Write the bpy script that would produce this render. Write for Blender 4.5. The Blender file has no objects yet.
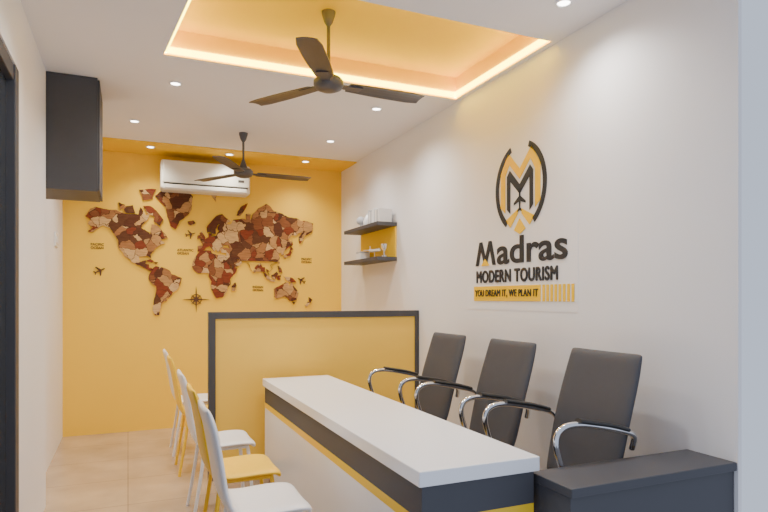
import bpy, bmesh, math, random
from mathutils import Vector, Matrix
random.seed(4)
S=bpy.context.scene
COL=S.collection

# ---------------- materials ----------------
def mat(name,col,rough=0.5,metal=0.0,emit=None,estr=0.0,noise=0.0,nscale=8.0,bump=0.0,bscale=200.0):
    m=bpy.data.materials.new(name); m.use_nodes=True
    nt=m.node_tree; b=nt.nodes['Principled BSDF']
    b.inputs['Base Color'].default_value=(*col,1)
    b.inputs['Roughness'].default_value=rough
    b.inputs['Metallic'].default_value=metal
    if emit:
        b.inputs['Emission Color'].default_value=(*emit,1)
        b.inputs['Emission Strength'].default_value=estr
    tc=nt.nodes.new('ShaderNodeTexCoord')
    if noise>0:
        n=nt.nodes.new('ShaderNodeTexNoise'); n.inputs['Scale'].default_value=nscale
        nt.links.new(tc.outputs['Object'],n.inputs['Vector'])
        mx=nt.nodes.new('ShaderNodeMix'); mx.data_type='RGBA'
        mx.inputs[6].default_value=(*[c*(1-noise) for c in col],1)
        mx.inputs[7].default_value=(*[min(1,c*(1+noise)) for c in col],1)
        nt.links.new(n.outputs['Fac'],mx.inputs[0]); nt.links.new(mx.outputs[2],b.inputs['Base Color'])
    if bump>0:
        n2=nt.nodes.new('ShaderNodeTexNoise'); n2.inputs['Scale'].default_value=bscale
        nt.links.new(tc.outputs['Object'],n2.inputs['Vector'])
        bp=nt.nodes.new('ShaderNodeBump'); bp.inputs['Strength'].default_value=bump; bp.inputs['Distance'].default_value=0.002
        nt.links.new(n2.outputs['Fac'],bp.inputs['Height']); nt.links.new(bp.outputs['Normal'],b.inputs['Normal'])
    return m
M_WALL=mat('wall_paint_white',(0.86,0.835,0.84),0.6,noise=0.012,nscale=2,bump=0.08)
M_CEIL=mat('ceiling_paint',(0.88,0.855,0.86),0.7,noise=0.01)
M_YWALL=mat('wall_paint_yellow',(1.0,0.62,0.045),0.6,noise=0.015,nscale=2,bump=0.08)
M_YTRAY=mat('tray_paint_yellow',(0.97,0.60,0.012),0.6,noise=0.01)
M_YEL=mat('yellow_laminate',(0.95,0.61,0.08),0.5,noise=0.01)
M_YCH=mat('yellow_plastic',(0.97,0.61,0.025),0.4,noise=0.01)
M_WCH=mat('white_plastic',(0.88,0.87,0.88),0.3,noise=0.01)
M_WTOP=mat('white_laminate',(0.92,0.915,0.93),0.25,noise=0.01)
M_GREY=mat('charcoal_laminate',(0.060,0.060,0.070),0.55,noise=0.04)
M_LEATH=mat('charcoal_upholstery',(0.058,0.058,0.068),0.6,noise=0.05,nscale=20,bump=0.3,bscale=300)
M_CHROME=mat('chrome',(0.75,0.75,0.77),0.12,1.0)
M_BLK=mat('black_plastic',(0.02,0.02,0.022),0.4)
M_FAN=mat('fan_metal_brown',(0.095,0.088,0.090),0.4,0.1)
M_LOGOD=mat('logo_dark',(0.018,0.022,0.03),0.5)
M_LOGOY=mat('logo_yellow',(1.0,0.60,0.0),0.5)
M_LED=mat('led_strip',(1,0.8,0.3),0.5,emit=(0.95,0.76,0.02),estr=15)
M_LAMP=mat('lamp_lens',(1,1,1),0.5,emit=(1.0,0.95,0.88),estr=12)
M_GLASS=mat('dark_glass',(0.035,0.04,0.05),0.06)
M_AC=mat('ac_plastic',(0.80,0.79,0.77),0.35,noise=0.01)
M_BRN=mat('brown_ink',(0.10,0.035,0.012),0.6)

def floor_mat():
    m=bpy.data.materials.new('floor_tiles'); m.use_nodes=True; nt=m.node_tree; b=nt.nodes['Principled BSDF']
    tc=nt.nodes.new('ShaderNodeTexCoord'); br=nt.nodes.new('ShaderNodeTexBrick')
    br.offset=0; br.inputs['Scale'].default_value=1; br.inputs['Brick Width'].default_value=0.6; br.inputs['Row Height'].default_value=0.6
    br.inputs['Mortar Size'].default_value=0.003
    br.inputs['Color1'].default_value=(0.52,0.38,0.25,1); br.inputs['Color2'].default_value=(0.48,0.35,0.235,1); br.inputs['Mortar'].default_value=(0.28,0.20,0.14,1)
    nt.links.new(tc.outputs['Object'],br.inputs['Vector'])
    n=nt.nodes.new('ShaderNodeTexNoise'); n.inputs['Scale'].default_value=3; n.inputs['Detail'].default_value=8
    nt.links.new(tc.outputs['Object'],n.inputs['Vector'])
    mx=nt.nodes.new('ShaderNodeMix'); mx.data_type='RGBA'; mx.blend_type='OVERLAY'; mx.inputs[0].default_value=0.35
    nt.links.new(br.outputs['Color'],mx.inputs[6]); nt.links.new(n.outputs['Fac'],mx.inputs[7])
    nt.links.new(mx.outputs[2],b.inputs['Base Color']); b.inputs['Roughness'].default_value=0.25
    return m
def map_mat():
    m=bpy.data.materials.new('map_wood'); m.use_nodes=True; nt=m.node_tree; b=nt.nodes['Principled BSDF']; L=nt.links.new
    tc=nt.nodes.new('ShaderNodeTexCoord')
    ns=nt.nodes.new('ShaderNodeTexNoise'); ns.inputs['Scale'].default_value=14; ns.inputs['Detail'].default_value=3
    L(tc.outputs['Object'],ns.inputs['Vector'])
    sc=nt.nodes.new('ShaderNodeVectorMath'); sc.operation='MULTIPLY_ADD'; sc.inputs[1].default_value=(0.10,0.0,0.10)
    L(ns.outputs['Color'],sc.inputs[0]); L(tc.outputs['Object'],sc.inputs[2])
    mp=nt.nodes.new('ShaderNodeMapping'); mp.inputs['Scale'].default_value=(1,0.0,1); L(sc.outputs[0],mp.inputs['Vector'])
    v=nt.nodes.new('ShaderNodeTexVoronoi'); v.inputs['Scale'].default_value=10.5; L(mp.outputs[0],v.inputs['Vector'])
    v2=nt.nodes.new('ShaderNodeTexVoronoi'); v2.feature='DISTANCE_TO_EDGE'; v2.inputs['Scale'].default_value=10.5; L(mp.outputs[0],v2.inputs['Vector'])
    sp=nt.nodes.new('ShaderNodeSeparateColor'); L(v.outputs['Color'],sp.inputs[0])
    r=nt.nodes.new('ShaderNodeValToRGB'); r.color_ramp.interpolation='CONSTANT'
    cs=[(0,(0.11,0.040,0.018)),(0.13,(0.45,0.24,0.09)),(0.26,(0.22,0.075,0.028)),(0.38,(0.60,0.38,0.17)),(0.50,(0.10,0.032,0.015)),(0.62,(0.34,0.15,0.055)),(0.74,(0.20,0.040,0.016)),(0.88,(0.52,0.30,0.12))]
    e=r.color_ramp.elements; e[0].position=0; e[0].color=(*cs[0][1],1); e[1].position=cs[1][0]; e[1].color=(*cs[1][1],1)
    for p,c in cs[2:]:
        q=e.new(p); q.color=(*c,1)
    L(sp.outputs[0],r.inputs[0])
    w=nt.nodes.new('ShaderNodeTexNoise'); w.inputs['Scale'].default_value=6; w.inputs['Detail'].default_value=6
    mp2=nt.nodes.new('ShaderNodeMapping'); mp2.inputs['Scale'].default_value=(2,1,14); L(tc.outputs['Object'],mp2.inputs[0]); L(mp2.outputs[0],w.inputs['Vector'])
    mx=nt.nodes.new('ShaderNodeMix'); mx.data_type='RGBA'; mx.blend_type='OVERLAY'; mx.inputs[0].default_value=0.6
    L(r.outputs[0],mx.inputs[6]); L(w.outputs['Fac'],mx.inputs[7])
    lt=nt.nodes.new('ShaderNodeMath'); lt.operation='LESS_THAN'; lt.inputs[1].default_value=0.022; L(v2.outputs['Distance'],lt.inputs[0])
    m3=nt.nodes.new('ShaderNodeMix'); m3.data_type='RGBA'; m3.inputs[7].default_value=(0.08,0.028,0.013,1)
    L(lt.outputs[0],m3.inputs[0]); L(mx.outputs[2],m3.inputs[6]); L(m3.outputs[2],b.inputs['Base Color']); b.inputs['Roughness'].default_value=0.7
    b.inputs['Specular IOR Level'].default_value=0.25
    return m

# ---------------- helpers ----------------
def obj(name,me,parent=None,mats=()):
    o=bpy.data.objects.new(name,me); COL.objects.link(o)
    for m in mats: me.materials.append(m)
    if parent: o.parent=parent
    return o
def empty(name,loc=(0,0,0)):
    e=bpy.data.objects.new(name,None); COL.objects.link(e); e.location=loc; e.empty_display_size=0.1; return e
def box(name,x0,x1,y0,y1,z0,z1,m,parent=None,bev=0.0,seg=2):
    bm=bmesh.new(); bmesh.ops.create_cube(bm,size=1)
    for v in bm.verts:
        v.co=Vector(((x0+x1)/2+v.co.x*(x1-x0),(y0+y1)/2+v.co.y*(y1-y0),(z0+z1)/2+v.co.z*(z1-z0)))
    if bev>0: bmesh.ops.bevel(bm,geom=bm.edges[:],offset=bev,segments=seg,profile=0.5,affect='EDGES')
    me=bpy.data.meshes.new(name); bm.to_mesh(me); bm.free()
    o=obj(name,me,parent,(m,))
    return o
def smooth(o,ang=40):
    for p in o.data.polygons: p.use_smooth=True
    try: o.data.set_sharp_from_angle(angle=math.radians(ang))
    except Exception: pass
def lathe(name,prof,loc,m,parent=None,n=32):
    bm=bmesh.new(); rings=[]
    for r,z in prof:
        rings.append([bm.verts.new((loc[0]+max(r,1e-4)*math.cos(2*math.pi*i/n),loc[1]+max(r,1e-4)*math.sin(2*math.pi*i/n),loc[2]+z)) for i in range(n)])
    for a,b in zip(rings,rings[1:]):
        for i in range(n): bm.faces.new((a[i],a[(i+1)%n],b[(i+1)%n],b[i]))
    bm.faces.new(rings[0][::-1]); bm.faces.new(rings[-1])
    bmesh.ops.recalc_face_normals(bm,faces=bm.faces)
    me=bpy.data.meshes.new(name); bm.to_mesh(me); bm.free(); o=obj(name,me,parent,(m,)); smooth(o); return o
def cr(pts,sub=8,closed=False):
    P=[Vector(p) for p in pts]; out=[]
    n=len(P)
    for i in range(n-1):
        p0=P[max(i-1,0)];p1=P[i];p2=P[i+1];p3=P[min(i+2,n-1)]
        for k in range(sub):
            t=k/sub
            out.append(0.5*((2*p1)+(-p0+p2)*t+(2*p0-5*p1+4*p2-p3)*t*t+(-p0+3*p1-3*p2+p3)*t**3))
    out.append(P[-1]); return out
def tube(name,pts,r,m,parent=None,n=10,sub=8,straight=False,flat=1.0):
    P=[Vector(p) for p in pts] if straight else cr(pts,sub)
    bm=bmesh.new(); rings=[]; up=Vector((0,0,1)); prev=None
    for i,p in enumerate(P):
        t=(P[min(i+1,len(P)-1)]-P[max(i-1,0)]).normalized()
        if prev is None:
            a=t.cross(up)
            if a.length<0.05: a=t.cross(Vector((1,0,0)))
            a.normalize()
        else:
            a=(prev-t*prev.dot(t)).normalized()
        prev=a; b=t.cross(a)
        rings.append([bm.verts.new(p+a*r*math.cos(2*math.pi*k/n)+b*r*flat*math.sin(2*math.pi*k/n)) for k in range(n)])
    for A,B in zip(rings,rings[1:]):
        for i in range(n): bm.faces.new((A[i],A[(i+1)%n],B[(i+1)%n],B[i]))
    bm.faces.new(rings[0][::-1]); bm.faces.new(rings[-1])
    bmesh.ops.recalc_face_normals(bm,faces=bm.faces)
    me=bpy.data.meshes.new(name); bm.to_mesh(me); bm.free(); o=obj(name,me,parent,(m,)); smooth(o,60); return o
def shell(name,prof,thick,m,parent,bow=0.0,nw=8,sub=5,r=0.0):
    """prof: (x,z,halfwidth) ; swept in y; thickness normal to profile"""
    P=cr([(a,0,b) for a,b,c in prof],sub); W=[v.x for v in cr([(c,0,0) for a,b,c in prof],sub)]
    bm=bmesh.new(); T=[];Bm=[]
    for i,p in enumerate(P):
        t=(P[min(i+1,len(P)-1)]-P[max(i-1,0)]).normalized(); nrm=Vector((-t.z,0,t.x))
        k=min(i,len(P)-1-i)
        th=thick*(0.45 if k==0 else (0.85 if k==1 else 1.0))
        ra=[];rb=[]
        for j in range(nw+1):
            s=-1+2*j/nw; ed=1.0 if abs(s)<0.99 else 0.5
            off=nrm*(-bow*(s*s-0.3))
            c=Vector((p.x,s*W[i],p.z))+off
            ra.append(bm.verts.new(c+nrm*th*ed/2)); rb.append(bm.verts.new(c-nrm*th*ed/2))
        T.append(ra);Bm.append(rb)
    n=len(P)
    for i in range(n-1):
        for j in range(nw):
            bm.faces.new((T[i][j],T[i+1][j],T[i+1][j+1],T[i][j+1]))
            bm.faces.new((Bm[i][j],Bm[i][j+1],Bm[i+1][j+1],Bm[i+1][j]))
        bm.faces.new((T[i][0],Bm[i][0],Bm[i+1][0],T[i+1][0]))
        bm.faces.new((T[i][nw],T[i+1][nw],Bm[i+1][nw],Bm[i][nw]))
    for j in range(nw):
        bm.faces.new((T[0][j],T[0][j+1],Bm[0][j+1],Bm[0][j]))
        bm.faces.new((T[-1][j],Bm[-1][j],Bm[-1][j+1],T[-1][j+1]))
    bmesh.ops.recalc_face_normals(bm,faces=bm.faces)
    me=bpy.data.meshes.new(name); bm.to_mesh(me); bm.free(); o=obj(name,me,parent,(m,)); 
    for p in me.polygons: p.use_smooth=True
    md=o.modifiers.new('sub','SUBSURF'); md.levels=1; md.render_levels=2
    return o
def prism(bm,pts3,ext,mi=0):
    """extrude ngon of 3d pts by vector"""
    a=[bm.verts.new(p) for p in pts3]; b=[bm.verts.new(Vector(p)+ext) for p in pts3]
    fs=[bm.faces.new(a),bm.faces.new(b[::-1])]
    n=len(a)
    for i in range(n): fs.append(bm.faces.new((a[i],b[i],b[(i+1)%n],a[(i+1)%n])))
    for f in fs: f.material_index=mi

# ---------------- room ----------------
H=2.83; XL=-0.583; XP=-0.49; XR=2.28; YB=6.5; YF=1.63
box('floor',-0.75,2.45,1.55,6.6,-0.1,0,floor_mat())
box('wall_back',-0.75,2.45,YB,6.6,0,3.1,M_YWALL)
box('wall_right',XR,XR+0.02,YF,YB,0,3.1,M_WALL)
bm=bmesh.new()
def addbox(bm,x0,x1,y0,y1,z0,z1,mi=0):
    prism(bm,[(x0,y0,z0),(x1,y0,z0),(x1,y1,z0),(x0,y1,z0)],Vector((0,0,z1-z0)),mi)
addbox(bm,-0.75,XP,3.35,4.39,0,H)
addbox(bm,-0.75,XP,YF,3.35,2.46,H)
addbox(bm,-0.75,XL,4.39,YB,0,H)
bmesh.ops.recalc_face_normals(bm,faces=bm.faces)
me=bpy.data.meshes.new('wall_left'); bm.to_mesh(me); bm.free(); obj('wall_left',me,None,(M_WALL,))
d=empty('door_1',(-0.53,2.49,0))
def par(o,p):
    o.parent=p; o.matrix_parent_inverse=Matrix.Translation(p.location).inverted(); return o
par(box('pane',-0.54,-0.525,1.70,3.28,0.08,2.38,M_GLASS),d)
par(box('jamb_far',-0.57,-0.487,3.25,3.345,0.0,2.455,M_GREY,bev=0.004),d)
par(box('jamb_near',-0.57,-0.50,1.64,1.71,0.0,2.455,M_GREY,bev=0.004),d)
par(box('head',-0.565,-0.495,1.70,3.26,2.38,2.455,M_GREY,bev=0.004),d)
par(box('sill',-0.565,-0.505,1.70,3.26,0.0,0.08,M_GREY,bev=0.004),d)

# ceiling with recessed tray
TA=(0.20,3.82);TB=(2.24,3.82);TC=(2.24,2.74);TD=(0.31,2.74); ZT=H+0.16
X0,X1=-0.75,2.45
bm=bmesh.new()
def slab(pts,z0,z1,mi=0): prism(bm,[(x,y,z0) for x,y in pts],Vector((0,0,z1-z0)),mi)
slab([(X0,TA[1]),(X1,TA[1]),(X1,6.0),(X0,6.0)],H,H+0.3)
slab([(X0,YF),(X1,YF),(X1,TC[1]),(X0,TC[1])],H,H+0.3)
slab([(X0,TD[1]),TD,TA,(X0,TA[1])],H,H+0.3)
slab([TC,(X1,TC[1]),(X1,TB[1]),TB],H,H+0.3)
slab([(X0,TD[1]),(X1,TD[1]),(X1,TA[1]),(X0,TA[1])],ZT,ZT+0.05,1)
slab([(X0,6.0),(X1,6.0),(X1,6.5),(X0,6.5)],H-0.012,H+0.3,1)
bmesh.ops.recalc_face_normals(bm,faces=bm.faces)
for f in bm.faces:
    c=f.calc_center_median(); 
    if f.material_index==0 and abs(f.normal.z)<0.1 and TD[1]-0.01<c.y<TA[1]+0.01 and 0.15<c.x<2.3: f.material_index=1
me=bpy.data.meshes.new('ceiling'); bm.to_mesh(me); bm.free(); obj('ceiling',me,None,(M_CEIL,M_YTRAY))
bm=bmesh.new()
def strip(p,q,nx,ny):
    w=0.012; a=(p[0]+nx*0.004,p[1]+ny*0.004); b=(q[0]+nx*0.004,q[1]+ny*0.004)
    prism(bm,[(a[0],a[1],H+0.010),(b[0],b[1],H+0.010),(b[0]+nx*w,b[1]+ny*w,H+0.010),(a[0]+nx*w,a[1]+ny*w,H+0.010)],Vector((0,0,0.036)))
strip(TA,TB,0,-1); strip(TB,TC,-1,0); strip((TD[0]+.01,TD[1]),TC,0,1); strip(TD,TA,1,0.1)
bmesh.ops.recalc_face_normals(bm,faces=bm.faces)
me=bpy.data.meshes.new('led_cove_strip'); bm.to_mesh(me); bm.free(); obj('led_cove_strip',me,None,(M_LED,))

# downlights
def downlight(x,y,z=H,power=18,col=(1,0.965,0.92),ang=150):
    e=empty('recessed_downlight',(x,y,z))
    lathe('trim_ring',[(0.030,-0.001),(0.045,-0.001),(0.045,-0.006),(0.034,-0.008),(0.030,-0.004)],(0,0,0),M_WTOP,e,24)
    lathe('lens',[(0.001,-0.003),(0.030,-0.003),(0.030,-0.0045),(0.001,-0.0045)],(0,0,0),M_LAMP,e,24)
    l=bpy.data.lights.new('lamp','SPOT'); l.energy=power; l.color=col; l.spot_size=math.radians(ang); l.spot_blend=1.0; l.shadow_soft_size=0.08
    o=bpy.data.objects.new('lamp',l); COL.objects.link(o); o.parent=e; o.location=(0,0,-0.02)
DL=[(0.30,4.30,88),(1.78,4.25,88),(0.05,5.35,74),(1.75,5.3,66),(2.0,2.35,64),(1.0,2.2,78),(0.1,3.0,76)]
for x,y,p in DL: downlight(x,y,H,p)
for x in (0.2,0.95,1.75): downlight(x,6.15,H-0.012,42,(1,0.92,0.72),130)

# ---------------- ceiling fans ----------------
def fan(x,y,ztop,zb,R,rot):
    e=empty('ceiling_fan',(x,y,ztop)); d=zb-ztop
    lathe('canopy',[(0.012,-0.08),(0.025,-0.06),(0.037,-0.02),(0.04,0.0)],(0,0,0),M_FAN,e)
    lathe('downrod',[(0.010,d+0.05),(0.010,-0.05)],(0,0,0),M_FAN,e,16)
    lathe('lower_cup',[(0.04,d+0.03),(0.03,d+0.06),(0.014,d+0.11),(0.011,d+0.12)],(0,0,0),M_FAN,e)
    lathe('motor_housing',[(0.02,d-0.045),(0.045,d-0.043),(0.075,d-0.03),(0.086,d-0.01),(0.086,d+0.012),(0.07,d+0.03),(0.03,d+0.038)],(0,0,0),M_FAN,e)
    for k in range(3):
        a=rot+k*2*math.pi/3; bm=bmesh.new()
        n=14; T=[];B=[]
        for i in range(n+1):
            s=i/n; rr=0.12+(R-0.12)*s
            w0=0.050+0.016*math.sin(min(1,s*1.6)*math.pi/2)
            if s>0.92: w0*=0.9
            if s>0.99: w0*=0.88
            tw=math.radians(5)
            row=[];rowb=[]
            for j in (-1,-0.5,0,0.5,1):
                yy=j*w0; zz=-math.sin(tw)*yy-0.006*abs(j)**2
                row.append(bm.verts.new((rr,yy*math.cos(tw),d+zz+0.003))); rowb.append(bm.verts.new((rr,yy*math.cos(tw),d+zz-0.003)))
            T.append(row);B.append(rowb)
        for i in range(n):
            for j in range(4):
                bm.faces.new((T[i][j],T[i+1][j],T[i+1][j+1],T[i][j+1])); bm.faces.new((B[i][j],B[i][j+1],B[i+1][j+1],B[i+1][j]))
            bm.faces.new((T[i][0],B[i][0],B[i+1][0],T[i+1][0])); bm.faces.new((T[i][4],T[i+1][4],B[i+1][4],B[i][4]))
        for j in range(4):
            bm.faces.new((T[0][j],T[0][j+1],B[0][j+1],B[0][j])); bm.faces.new((T[-1][j],B[-1][j],B[-1][j+1],T[-1][j+1]))
        prism(bm,[(0.06,-0.022,d-0.004),(0.2,-0.035,d-0.004),(0.2,0.035,d-0.004),(0.06,0.022,d-0.004)],Vector((0,0,-0.008)))
        bmesh.ops.recalc_face_normals(bm,faces=bm.faces)
        bmesh.ops.rotate(bm,verts=bm.verts,cent=(0,0,0),matrix=Matrix.Rotation(a,3,'Z'))
        me=bpy.data.meshes.new('blade_%d'%(k+1)); bm.to_mesh(me); bm.free(); obj('blade_%d'%(k+1),me,e,(M_FAN,))
fan(1.055,3.23,ZT,2.58,0.60,math.radians(2))
fan(0.95,5.36,H,2.475,0.62,math.radians(2))

# ---------------- air conditioner ----------------
e=empty('air_conditioner',(0.75,YB,2.6))
def bx(n,x0,x1,y0,y1,z0,z1,m,p,bev=0,seg=2):
    return par(box(n,x0,x1,y0,y1,z0,z1,m,None,bev,seg),p)
bx('body',0.30,1.19,6.29,6.498,2.44,2.745,M_AC,e,0.03,4)
bx('front_panel',0.315,1.175,6.278,6.30,2.51,2.735,M_AC,e,0.008,3)
bx('louver',0.34,1.15,6.275,6.30,2.455,2.495,M_WTOP,e,0.006)
bx('vent_gap',0.33,1.16,6.283,6.30,2.497,2.509,M_BLK,e)
bx('display',1.06,1.12,6.274,6.28,2.56,2.585,M_GREY,e,0.001)

# ---------------- world map ----------------
LAND={
'na':[(-168,66),(-162,70),(-156,71),(-141,70),(-128,70),(-115,68),(-108,68),(-96,68),(-94,72),(-88,68),(-82,69),(-85,66),(-93,62),(-94,59),(-88,57),(-82,55),(-80,51),(-78,56),(-77,62),(-70,61),(-65,58),(-60,55),(-56,52),(-66,50),(-64,47),(-60,46),(-67,44),(-70,42),(-74,40),(-76,36),(-81,31),(-80,26),(-82,29),(-85,30),(-90,29),(-97,28),(-97,22),(-95,18),(-91,19),(-87,21),(-88,16),(-83,15),(-83,10),(-79,9.4),(-77,8.6),(-80,7.2),(-85,10),(-91,14),(-97,16),(-105,20),(-108,25),(-113,31),(-110,23),(-115,28),(-118,34),(-124,40),(-124,48),(-130,54),(-136,59),(-146,61),(-152,59),(-160,55),(-165,54),(-158,58),(-165,61),(-161,64)],
'baf':[(-80,73),(-72,71),(-62,66),(-66,62),(-74,65),(-73,68),(-84,70),(-89,73)],
'elm':[(-95,79),(-72,79.5),(-78,76.5),(-90,76)],'vic':[(-118,72),(-105,73),(-102,69.5),(-114,69.5)],'ban':[(-124,74),(-116,73),(-122,71)],
'gr':[(-72,77.5),(-60,79.5),(-30,80),(-18,78),(-20,73),(-25,70),(-38,66),(-43,60),(-50,62),(-54,68),(-56,73),(-66,76)],
'ice':[(-24,65.5),(-16,66.3),(-14,65),(-19,63.5),(-23,64)],
'sa':[(-77,8),(-72,12),(-62,10),(-52,5),(-50,0),(-44,-2),(-35,-6),(-37,-12),(-39,-18),(-42,-23),(-48,-26),(-50,-30),(-54,-34),(-58,-35),(-57,-38),(-62,-39),(-65,-43),(-66,-47),(-68,-50),(-68,-54),(-72,-54),(-75,-50),(-74,-44),(-73,-37),(-71,-30),(-70,-18),(-76,-14),(-81,-6),(-80,0),(-77,4)],
'af':[(-6,35.5),(3,37),(10,37),(11,34),(20,31),(25,32),(32,31),(34,27),(37,21),(39,15),(43,11.5),(51,11.5),(48,5),(42,-1),(39,-6),(40,-14),(35,-20),(35,-24),(32,-28),(28,-33),(20,-34.5),(18,-32),(15,-27),(12,-18),(13,-10),(9,-2),(9,4),(4,6),(-4,5),(-8,4.5),(-13,8),(-17,14),(-16,20),(-13,27),(-9,32)],
'mad':[(49,-12),(50,-16),(47,-25),(44,-24),(44,-18)],
'eu':[(-9,37),(-9,43),(-2,43.5),(-1,46),(-4,48.5),(2,50.5),(8,54),(8,57),(11,57),(10,54),(19,54.5),(21,57),(24,59.5),(29,60),(22.5,60.5),(22,63),(25,65),(21,65),(17,61),(17,57),(13,55.5),(11,59),(6,58),(5,62),(13,67),(20,70),(28,71),(41,67),(34,66),(40,64.5),(44,66),(46,68),(54,68.5),(60,69),(68,68.5),(67,72),(73,72),(74,68),(78,72),(87,75),(100,77),(106,76),(112,74),(127,73),(135,71.5),(150,71),(160,69.5),(170,69.5),(179,68.5),(179,65),(177,62.5),(170,60),(163,59),(163,56),(157,51),(156,57),(163,61.5),(156,61.5),(150,59),(142,59),(136,54.5),(141,52),(139,47),(132,43),(128,40),(129,36),(126,34.5),(126,38),(121,39),(118,38),(122,37),(119,35),(122,30),(119,25),(113,22),(108,21.5),(106,18),(109,13),(105,9),(100,13.5),(100,8),(104,2),(101,3),(98,9),(98,16),(94,16),(91,22),(87,21.5),(80,15),(80,12),(77.5,8),(74,14),(72.5,20),(67,24.5),(61,25),(57,26.5),(51,28),(48,30),(50,27),(52,24),(56,26),(59,22.5),(55,18),(45,13),(42,17),(38,23),(35,29),(36,36),(30,36.5),(27,37),(27,41),(33,42),(41,41.5),(38,46),(31,46.5),(28,43),(26,40.5),(23,38),(22,36.7),(20,40),(14,45),(13,44),(18,40),(16,38),(12,42),(9,44.5),(3,43),(0,39.5),(-5,36.7)],
'uk':[(-5,50),(1,51),(1,53),(-2,56),(-3,58.5),(-6,57),(-3,54),(-5,52)],'ire':[(-10,52),(-6,52.5),(-6,55),(-9,54.5)],
'jp':[(131,31),(136,34),(140,35),(142,39),(141,41.5),(139,38),(133,35.5),(130,33)],'hok':[(140,42),(145,43.5),(142,45.5)],'sak':[(142,46.5),(144,49),(143,54),(142,50)],
'sum':[(95,5.5),(104,-1),(106,-6),(102,-4.5),(98,1)],'bor':[(109,1.5),(113,3),(117,7),(119,5),(117,0),(115,-4),(110,-2.5)],'jav':[(105,-6),(114,-7),(114,-8.5),(106,-7.5)],
'sul':[(120,1),(125,1.5),(121,-1),(123,-5),(120,-5.5),(119,-2)],'ng':[(131,-1),(138,-1.5),(145,-4.5),(150,-10),(143,-9),(138,-8),(133,-4)],'phi':[(120,18),(122,17),(124,13),(126,7),(122,8),(121,14)],
'au':[(114,-22),(122,-18),(129,-14.5),(132,-11.5),(136,-12),(136,-15),(140,-17.5),(142,-11),(146,-19),(150,-23),(153,-28),(150,-37),(144,-38.5),(140,-38),(137,-34),(131,-31.5),(124,-33),(118,-35),(115,-33.5)],
'tas':[(145,-41),(148,-41),(147,-43.5)],'nz1':[(173,-35),(178,-38),(175,-41.5),(174,-38.5)],'nz2':[(172,-41),(174,-42),(169,-46.5),(167,-45.5)],
'cub':[(-85,22),(-80,23),(-75,20.3),(-78,20)],'his':[(-74,19.5),(-69,19),(-72,17.5)],'sl':[(80,9.5),(82,7),(80.3,6)],'nov':[(52,71),(58,75),(68,77),(56,71)],'sva':[(12,79),(20,80),(18,77)],'tw':[(120.5,23),(121.5,25),(121,22)]}
def frac(pts,lv=2,amp=0.06):
    for _ in range(lv):
        o=[]
        for i,p in enumerate(pts):
            q=pts[(i+1)%len(pts)]; o.append(p)
            dx,dy=q[0]-p[0],q[1]-p[1]; r=random.uniform(-amp,amp)
            o.append(((p[0]+q[0])/2-dy*r,(p[1]+q[1])/2+dx*r))
        pts=o
    return pts
def inflate(pts,d):
    n=len(pts); ar=sum(pts[i][0]*pts[(i+1)%n][1]-pts[(i+1)%n][0]*pts[i][1] for i in range(n)); sg=1 if ar>0 else -1
    o=[]
    for i in range(n):
        a,b,c=pts[i-1],pts[i],pts[(i+1)%n]
        tx,ty=c[0]-a[0],c[1]-a[1]; l=math.hypot(tx,ty) or 1
        o.append((b[0]+sg*ty/l*d,b[1]-sg*tx/l*d))
    return o
def merc(lo,la):
    return (-0.375+(lo+168)*2.30/347, 1.59+0.365*math.log(math.tan(math.radians(45+la/2))))
from mathutils.geometry import tessellate_polygon
bm=bmesh.new()
for k,p in LAND.items():
    pp=frac(inflate([merc(*q) for q in p],0.010 if k in('sa','af','au','na') else 0.006))
    tri=tessellate_polygon([[Vector((x,z,0)) for x,z in pp]])
    F=[bm.verts.new((x,YB-0.018,z)) for x,z in pp]; Bk=[bm.verts.new((x,YB-0.001,z)) for x,z in pp]
    for a,b,c in tri:
        A,B,C=[Vector((pp[i][0],pp[i][1])) for i in (a,b,c)]
        cr2=(B-A).x*(C-A).y-(B-A).y*(C-A).x
        if abs(cr2)<1e-12: continue
        idx=(a,b,c) if cr2>0 else (c,b,a)
        try: bm.faces.new([F[i] for i in idx])
        except ValueError: pass
    ar=sum(pp[i][0]*pp[(i+1)%len(pp)][1]-pp[(i+1)%len(pp)][0]*pp[i][1] for i in range(len(pp)))
    n=len(pp)
    for i in range(n):
        j=(i+1)%n
        bm.faces.new((F[i],Bk[i],Bk[j],F[j]) if ar>0 else (F[j],Bk[j],Bk[i],F[i]))
me=bpy.data.meshes.new('world_map_wall_art'); bm.to_mesh(me); bm.free(); obj('world_map_wall_art',me,None,(map_mat(),))

def text(name,s,size,m,parent,loc,rot,ext=0.002,off=0.0,align='LEFT',sx=1.0,space=1.0):
    c=bpy.data.curves.new(name,'FONT'); c.body=s; c.size=size; c.extrude=ext; c.offset=off; c.align_x=align; c.space_character=space
    o=bpy.data.objects.new(name,c); COL.objects.link(o); bpy.context.view_layer.update()
    me=bpy.data.meshes.new_from_object(o.evaluated_get(bpy.context.evaluated_depsgraph_get()))
    bpy.data.objects.remove(o)
    o2=obj(name,me,None,()); 
    me.materials.clear(); me.materials.append(m)
    o2.rotation_euler=rot; o2.location=loc; o2.scale=(sx,1,1)
    if parent: par(o2,parent)
    return o2
bm=bmesh.new(); cx,cz=0.66,1.335; yy=YB-0.001
for k in range(8):
    a=k*math.pi/4; R=0.135 if k%2==0 else 0.07; w=0.013
    prism(bm,[(cx+R*math.sin(a),yy,cz+R*math.cos(a)),(cx+w*math.sin(a+0.78),yy,cz+w*math.cos(a+0.78)),(cx,yy,cz),(cx+w*math.sin(a-0.78),yy,cz+w*math.cos(a-0.78))],Vector((0,-0.008-0.0004*k,0)))
n=40
o_=[(cx+0.055*math.sin(2*math.pi*i/n),cz+0.055*math.cos(2*math.pi*i/n)) for i in range(n)]
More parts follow.
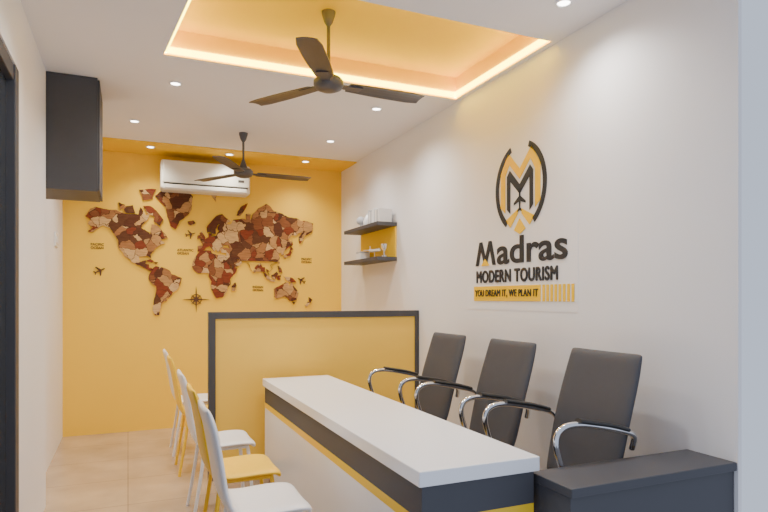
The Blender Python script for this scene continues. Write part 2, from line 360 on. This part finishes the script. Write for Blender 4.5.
i_=[(cx+0.049*math.sin(2*math.pi*i/n),cz+0.049*math.cos(2*math.pi*i/n)) for i in range(n)]
for i in range(n):
    j=(i+1)%n; prism(bm,[(o_[i][0],yy,o_[i][1]),(o_[j][0],yy,o_[j][1]),(i_[j][0],yy,i_[j][1]),(i_[i][0],yy,i_[i][1])],Vector((0,-0.006,0)))
bmesh.ops.recalc_face_normals(bm,faces=bm.faces)
me=bpy.data.meshes.new('compass_rose_wall_art'); bm.to_mesh(me); bm.free(); obj('compass_rose_wall_art',me,None,(M_BRN,))
PLANE=[(0,1),(0.09,0.85),(0.11,0.35),(0.9,-0.15),(0.9,-0.33),(0.11,-0.1),(0.08,-0.62),(0.35,-0.85),(0.35,-0.98),(0,-0.85)]
PLANE=PLANE+[(-x,z) for x,z in PLANE[-2:0:-1]]
def wall_plane(x,z,s,a):
    bm=bmesh.new(); ca,sa=math.cos(a),math.sin(a)
    prism(bm,[(x+s*(p*ca-q*sa),YB-0.001,z+s*(p*sa+q*ca)) for p,q in PLANE],Vector((0,-0.008,0)))
    bmesh.ops.recalc_face_normals(bm,faces=bm.faces)
    me=bpy.data.meshes.new('airplane_wall_art'); bm.to_mesh(me); bm.free(); obj('airplane_wall_art',me,None,(M_BRN,))
wall_plane(-0.26,1.62,0.055,-1.1); wall_plane(0.60,2.02,0.05,-1.3); wall_plane(1.80,1.55,0.05,1.0)
la=empty('ocean_label_wall_art',(0.7,YB,1.6))
R0=(math.pi/2,0,0)
for s,x,z in (('PACIFIC\nOCEAN',-0.34,1.87),('ATLANTIC\nOCEAN',0.47,1.84),('INDIAN\nOCEAN',1.25,1.46),('PACIFIC\nOCEAN',1.80,1.78)):
    text('label',s,0.034,M_BRN,la,(x,YB-0.003,z),R0,0.001,0.0006)

# ---------------- upper cabinet on left ----------------
c=empty('wall_cabinet',(-0.38,4.7,2.4))
bx('carcass',XL+0.001,-0.190,4.42,4.92,2.07,H-0.002,M_GREY,c,0.002)
bx('end_panel',XL+0.001,-0.188,4.40,4.418,2.065,H-0.002,M_GREY,c,0.002)
bx('door_left',-0.189,-0.175,4.42,4.665,2.075,H-0.01,M_GREY,c,0.003)
bx('door_right',-0.189,-0.175,4.67,4.92,2.075,H-0.01,M_GREY,c,0.003)
sw=empty('wall_switch_plate',(XL,5.9,1.86))
bx('plate',XL+0.001,XL+0.012,5.78,6.0,1.80,1.92,M_WTOP,sw,0.003)
bx('rocker',XL+0.012,XL+0.017,5.82,5.87,1.83,1.89,M_AC,sw,0.001)
bx('rocker_b',XL+0.012,XL+0.017,5.90,5.95,1.83,1.89,M_AC,sw,0.001)

# ---------------- partition ----------------
p=empty('partition_screen',(1.4,4.52,0))
PX0,PX1,PY0,PY1,PH=0.545,XR-0.002,4.50,4.56,1.245
bx('panel',PX0+0.05,PX1-0.02,PY0+0.012,PY1-0.012,0.05,PH-0.04,M_YEL,p)
bx('frame_left',PX0,PX0+0.05,PY0,PY1,0.0,PH,M_GREY,p,0.002)
bx('frame_right',PX1-0.035,PX1,PY0,PY1,0.0,PH,M_GREY,p,0.002)
bx('frame_top',PX0+0.048,PX1-0.033,PY0,PY1,PH-0.05,PH,M_GREY,p,0.002)
bx('frame_bottom',PX0+0.048,PX1-0.033,PY0,PY1,0,0.08,M_GREY,p,0.002)

# ---------------- reception counter ----------------
r=empty('reception_counter',(1.16,3.07,0))
cx0,cx1,cy0,cy1=0.913,1.42,1.80,4.36
bx('worktop',cx0,cx1,cy0,cy1,0.700,0.755,M_WTOP,r,0.004)
bx('charcoal_band',cx0+0.015,cx1-0.02,cy0+0.012,cy1-0.01,0.580,0.6995,M_GREY,r)
bx('yellow_stripe',cx0+0.015,cx1-0.02,cy0+0.012,cy1-0.01,0.540,0.5795,M_YCH,r)
bx('white_front',cx0+0.015,cx1-0.02,cy0+0.012,cy1-0.01,0.08,0.5395,M_WTOP,r)
bx('plinth',cx0+0.05,cx1-0.05,cy0+0.05,cy1-0.05,0,0.08,M_GREY,r)

# ---------------- low side desk ----------------
s=empty('side_desk',(1.85,1.75,0))
bx('top',1.425,XR-0.002,1.632,1.87,0.645,0.68,M_GREY,s,0.004)
bx('body',1.43,XR-0.004,1.645,1.865,0.0,0.645,M_GREY,s,0.002)

# ---------------- office chairs ----------------
def office_chair(y):
    e=empty('office_armchair',(1.75,y,0)); 
    shell('backrest',[(0.155,0.50,0.215),(0.185,0.60,0.230),(0.235,0.80,0.235),(0.29,0.98,0.232),(0.325,1.10,0.222)],0.05,M_LEATH,e,bow=-0.012)
    shell('seat',[(-0.27,0.455,0.21),(-0.22,0.475,0.235),(-0.05,0.47,0.24),(0.10,0.465,0.235),(0.19,0.48,0.215)],0.07,M_LEATH,e,bow=-0.008)
    for k,sg in (('far',1),('near',-1)):
        yy=sg*0.255
        tube('arm_'+k,[(0.245,yy*0.9,0.70),(0.225,yy,0.765),(0.12,yy,0.80),(-0.06,yy,0.835),(-0.155,yy,0.825),(-0.185,yy,0.77),(-0.155,yy,0.66),(-0.10,yy,0.53),(-0.06,yy*0.97,0.44)],0.013,M_CHROME,e,10,8)
        tube('arm_pad_'+k,[(0.19,yy,0.792),(0.10,yy,0.818),(0.0,yy,0.837),(-0.07,yy,0.85)],0.022,M_BLK,e,12,6,flat=0.5)
        tube('arm_brace_'+k,[(-0.06,yy*0.97,0.44),(-0.05,sg*0.1,0.425),(-0.05,0,0.42)],0.012,M_CHROME,e)
    tube('back_spine',[(0.0,0,0.42),(0.16,0,0.42),(0.215,0,0.50),(0.25,0,0.68)],0.018,M_CHROME,e)
    lathe('gas_column',[(0.028,0.09),(0.028,0.25),(0.018,0.25),(0.018,0.42),(0.06,0.42),(0.06,0.435)],(0,0,0),M_CHROME,e)
    for i in range(5):
        a=math.radians(36+72*i); ca,sa=math.cos(a),math.sin(a)
        tube('base_leg_%d'%(i+1),[(0.02*ca,0.02*sa,0.11),(0.14*ca,0.14*sa,0.095),(0.25*ca,0.25*sa,0.07)],0.016,M_CHROME,e)
        tube('caster_%d'%(i+1),[(0.25*ca-0.018*sa,0.25*sa+0.018*ca,0.026),(0.25*ca+0.018*sa,0.25*sa-0.018*ca,0.026)],0.026,M_BLK,e,16,straight=True)
for y in (2.14,2.87,3.61): office_chair(y)

# ---------------- visitor chairs ----------------
def visitor_chair(y,m,x=0.55):
    e=empty('visitor_chair',(x,y,0))
    shell('seat_back_shell',[(0.165,0.425,0.170),(0.155,0.446,0.188),(0.07,0.452,0.198),(-0.08,0.447,0.195),(-0.150,0.465,0.185),(-0.185,0.54,0.178),(-0.205,0.66,0.176),(-0.230,0.80,0.175),(-0.260,0.895,0.162)],0.034,m,e,bow=0.008,sub=4)
    for n,sx,sy in (('front_l',1,1),('front_r',1,-1),('rear_l',-1,1),('rear_r',-1,-1)):
        tube('leg_'+n,[(sx*0.13,sy*0.15,0.435),(sx*0.145,sy*0.165,0.30),(sx*0.165-(0.03 if sx<0 else 0),sy*0.175,0.0)],0.011,m,e,10)
    for sy in (1,-1):
        tube('rail_%d'%(sy+2),[(0.13,sy*0.15,0.428),(-0.13,sy*0.15,0.428)],0.010,m,e,8,straight=True)
for y,m in ((2.62,M_WCH),(3.18,M_YCH),(3.85,M_WCH),(4.88,M_YCH),(5.50,M_WCH)): visitor_chair(y,m)

# ---------------- wall shelves ----------------
sh=empty('wall_shelf_unit',(2.2,5.4,1.9))
bx('shelf_upper',2.08,XR-0.001,4.95,5.85,2.015,2.05,M_GREY,sh,0.002)
bx('shelf_lower',2.08,XR-0.001,4.95,5.85,1.695,1.73,M_GREY,sh,0.002)
bx('backing',XR-0.015,XR-0.001,4.96,5.84,1.73,2.015,M_YCH,sh)
bk=empty('book_row',(2.2,5.25,2.05))
yy=5.0
cols=[(0.75,0.74,0.74),(0.45,0.45,0.48),(0.8,0.78,0.74),(0.55,0.56,0.6),(0.85,0.85,0.86)]
bms=[mat('book_cover_%d'%i,c_,0.5) for i,c_ in enumerate(cols)]
for i in range(9):
    t=random.uniform(0.018,0.035); h=random.uniform(0.11,0.16)
    bx('book_%d'%(i+1),2.12,2.25,yy,yy+t,2.0505,2.0505+h,bms[i%5],bk,0.002); yy+=t+0.002
lathe('ceramic_vase',[(0.02,0),(0.04,0.01),(0.05,0.05),(0.035,0.09),(0.018,0.12),(0.024,0.14)],(2.18,5.42,2.0505),M_WCH)
g=empty('desk_globe',(2.18,5.62,2.0505))
lathe('foot',[(0.035,0),(0.035,0.006),(0.006,0.012),(0.006,0.04)],(0,0,0),M_CHROME,g)
lathe('sphere',[(0.045*math.sin(math.pi*i/12),0.085-0.045*math.cos(math.pi*i/12)) for i in range(13)],(0,0,0),bms[3],g)
a=empty('model_airplane',(2.18,5.25,1.7305))
tube('stand',[(0,0,0.0),(0,0,0.06)],0.004,M_CHROME,a,8,straight=True)
lathe('stand_foot',[(0.03,0),(0.03,0.006),(0.001,0.008)],(0,0,0),M_CHROME,a)
tube('fuselage',[(0,-0.11,0.075),(0,-0.09,0.075),(0,0.08,0.08),(0,0.12,0.088)],0.015,M_WCH,a,12)
bm=bmesh.new(); prism(bm,[(-0.10,0.03,0.076),(0,-0.03,0.072),(0.085,0.03,0.076),(0.085,0.045,0.076),(0,0.02,0.074),(-0.10,0.045,0.076)],Vector((0,0,0.004)))
prism(bm,[(0,0.085,0.085),(0,0.12,0.13),(0,0.135,0.13),(0,0.12,0.085)],Vector((0.003,0,0)))
bmesh.ops.recalc_face_normals(bm,faces=bm.faces); me=bpy.data.meshes.new('wings'); bm.to_mesh(me); bm.free(); obj('wings',me,a,(M_WCH,))
lathe('trophy_cup',[(0.03,0),(0.03,0.012),(0.008,0.02),(0.008,0.05),(0.03,0.08),(0.036,0.12)],(2.18,5.02,1.7305),M_CHROME)
bb=empty('gift_box',(2.18,5.55,1.7305))
bx('box',2.13,2.23,5.5,5.62,1.7305,1.80,M_WCH,bb,0.002); bx('lid',2.127,2.233,5.497,5.623,1.80,1.815,bms[3],bb,0.002)

# ---------------- logo sign ----------------
lg=empty('company_logo_sign',(XR,3.1,1.9))
WX=XR+0.002
bx('acrylic_backing',XR-0.002,XR-0.0005,2.56,3.72,1.27,2.47,mat('acrylic_white',(0.87,0.85,0.86),0.5),lg)
def wp(name,polys,yc,zc,m,d0=0.006,d=0.003):
    bm=bmesh.new()
    for pts in polys: prism(bm,[(WX-d0,yc-s_,zc+z_) for s_,z_ in pts],Vector((-d,0,0)))
    bmesh.ops.recalc_face_normals(bm,faces=bm.faces)
    me=bpy.data.meshes.new(name); bm.to_mesh(me); bm.free(); o=obj(name,me,None,(m,)); par(o,lg); return o
def arc(rx,rz,w,a0,a1,n=24):
    o=[];i_=[]
    for k in range(n+1):
        a=math.radians(a0+(a1-a0)*k/n); o.append((rx*math.cos(a),rz*math.sin(a))); i_.append(((rx-w)*math.cos(a),(rz-w)*math.sin(a)))
    return [[o[k],o[k+1],i_[k+1],i_[k]] for k in range(n)]
EY,EZ=3.085,2.055
wp('ring',arc(0.265,0.29,0.036,-56,68)+arc(0.265,0.29,0.036,112,236),EY,EZ,M_LOGOD)
wp('m_outer',[[(-0.205,-0.11),(-0.155,-0.15),(-0.155,0.09),(-0.11,0.16),(0,0.05),(0.11,0.16),(0.155,0.09),(0.155,-0.15),(0.205,-0.11),(0.205,0.11),(0.12,0.235),(0,0.115),(-0.12,0.235),(-0.205,0.11)]],EY,EZ,M_LOGOY)
wp('m_inner',[[(-0.135,-0.13),(-0.10,-0.16),(-0.10,0.05),(0,-0.045),(0.10,0.05),(0.10,-0.16),(0.135,-0.13),(0.135,0.085),(0.105,0.12),(0,0.015),(-0.105,0.12),(-0.135,0.085)]],EY,EZ,M_LOGOD)
wp('plane',[[(0.068*x_,-0.085+0.075*z_) for x_,z_ in PLANE]],EY,EZ,M_LOGOD)
wp('base_chevrons',[[(-0.15,-0.20),(-0.02,-0.14),(-0.02,-0.17),(-0.10,-0.25)],[(0.15,-0.20),(0.02,-0.14),(0.02,-0.17),(0.10,-0.25)],[(-0.06,-0.27),(0,-0.20),(0.06,-0.27),(0,-0.30)]],EY,EZ,M_LOGOY)
wp('word_m',[[(0,0),(0.05,0.165),(0.085,0.165),(0.125,0.06),(0.165,0.165),(0.20,0.165),(0.25,0),(0.21,0),(0.18,0.105),(0.14,0.0),(0.11,0.0),(0.07,0.105),(0.04,0)]],3.60,1.575,M_LOGOD)
wp('word_m_triangle',[[(0.075,-0.002),(0.125,0.045),(0.175,-0.002)]],3.60,1.575,M_LOGOY,0.006,0.006)
def fit_text(name,s,m,y0,y1,z0,hh,off=0.0,d0=0.008,space=1.0,bold=0.0):
    o=text(name,s,1.0,m,None,(0,0,0),(0,0,0),0.001,off,space=space)
    xs=[v.co.x for v in o.data.vertices]; ys=[v.co.y for v in o.data.vertices]
    w=max(xs)-min(xs); mx=min(xs); h=max(ys)-min(ys); my=min(ys)
    kx=(y0-y1)/w; ky=hh/h
    for v in o.data.vertices:
        x=(v.co.x-mx)*kx; z=(v.co.y-my)*ky; dd=v.co.z*2
        v.co=Vector((WX-d0-dd,y0-x,z0+z))
    if bold>0:
        bm=bmesh.new(); bm.from_mesh(o.data); base=bm.verts[:]+bm.edges[:]+bm.faces[:]
        for i,(dy,dz) in enumerate(((bold,0),(-bold,0),(0,bold),(0,-bold))):
            r_=bmesh.ops.duplicate(bm,geom=base)
            for v in r_['geom']:
                if isinstance(v,bmesh.types.BMVert): v.co+=Vector((-0.0001*(i+1),dy,dz))
        bm.to_mesh(o.data); bm.free()
    par(o,lg); return o
fit_text('word_adras','adras',M_LOGOD,3.335,2.64,1.572,0.175,off=0.018)
fit_text('word_tagline','MODERN TOURISM',M_LOGOD,3.585,2.725,1.457,0.080,space=1.1,bold=0.004)
bx('yellow_bar',XR-0.007,XR-0.002,2.88,3.62,1.33,1.43,M_LOGOY,lg)
fit_text('word_motto','YOU DREAM IT, WE PLAN IT',M_LOGOD,3.60,2.90,1.354,0.052,d0=0.0115,space=1.08,bold=0.0008)
wp('stripes',[[(k*0.036,-0.05),(k*0.036+0.021,-0.05),(k*0.036+0.021,0.05),(k*0.036,0.05)] for k in range(8)],2.86,1.380,M_LOGOY)

# ---------------- world ----------------
w=bpy.data.worlds.new('World'); S.world=w; w.use_nodes=True
bg=w.node_tree.nodes['Background']; bg.inputs[0].default_value=(0.72,0.81,1.0,1); bg.inputs[1].default_value=0.88

# ---------------- camera ----------------
cam=bpy.data.cameras.new('camera'); co=bpy.data.objects.new('camera',cam); COL.objects.link(co)
co.location=(0,0,1.35); co.rotation_euler=(math.pi/2,0,-math.atan(256/590))
cam.sensor_width=36; cam.lens=590/768*36; cam.shift_y=42/768; cam.clip_start=0.05
S.camera=co
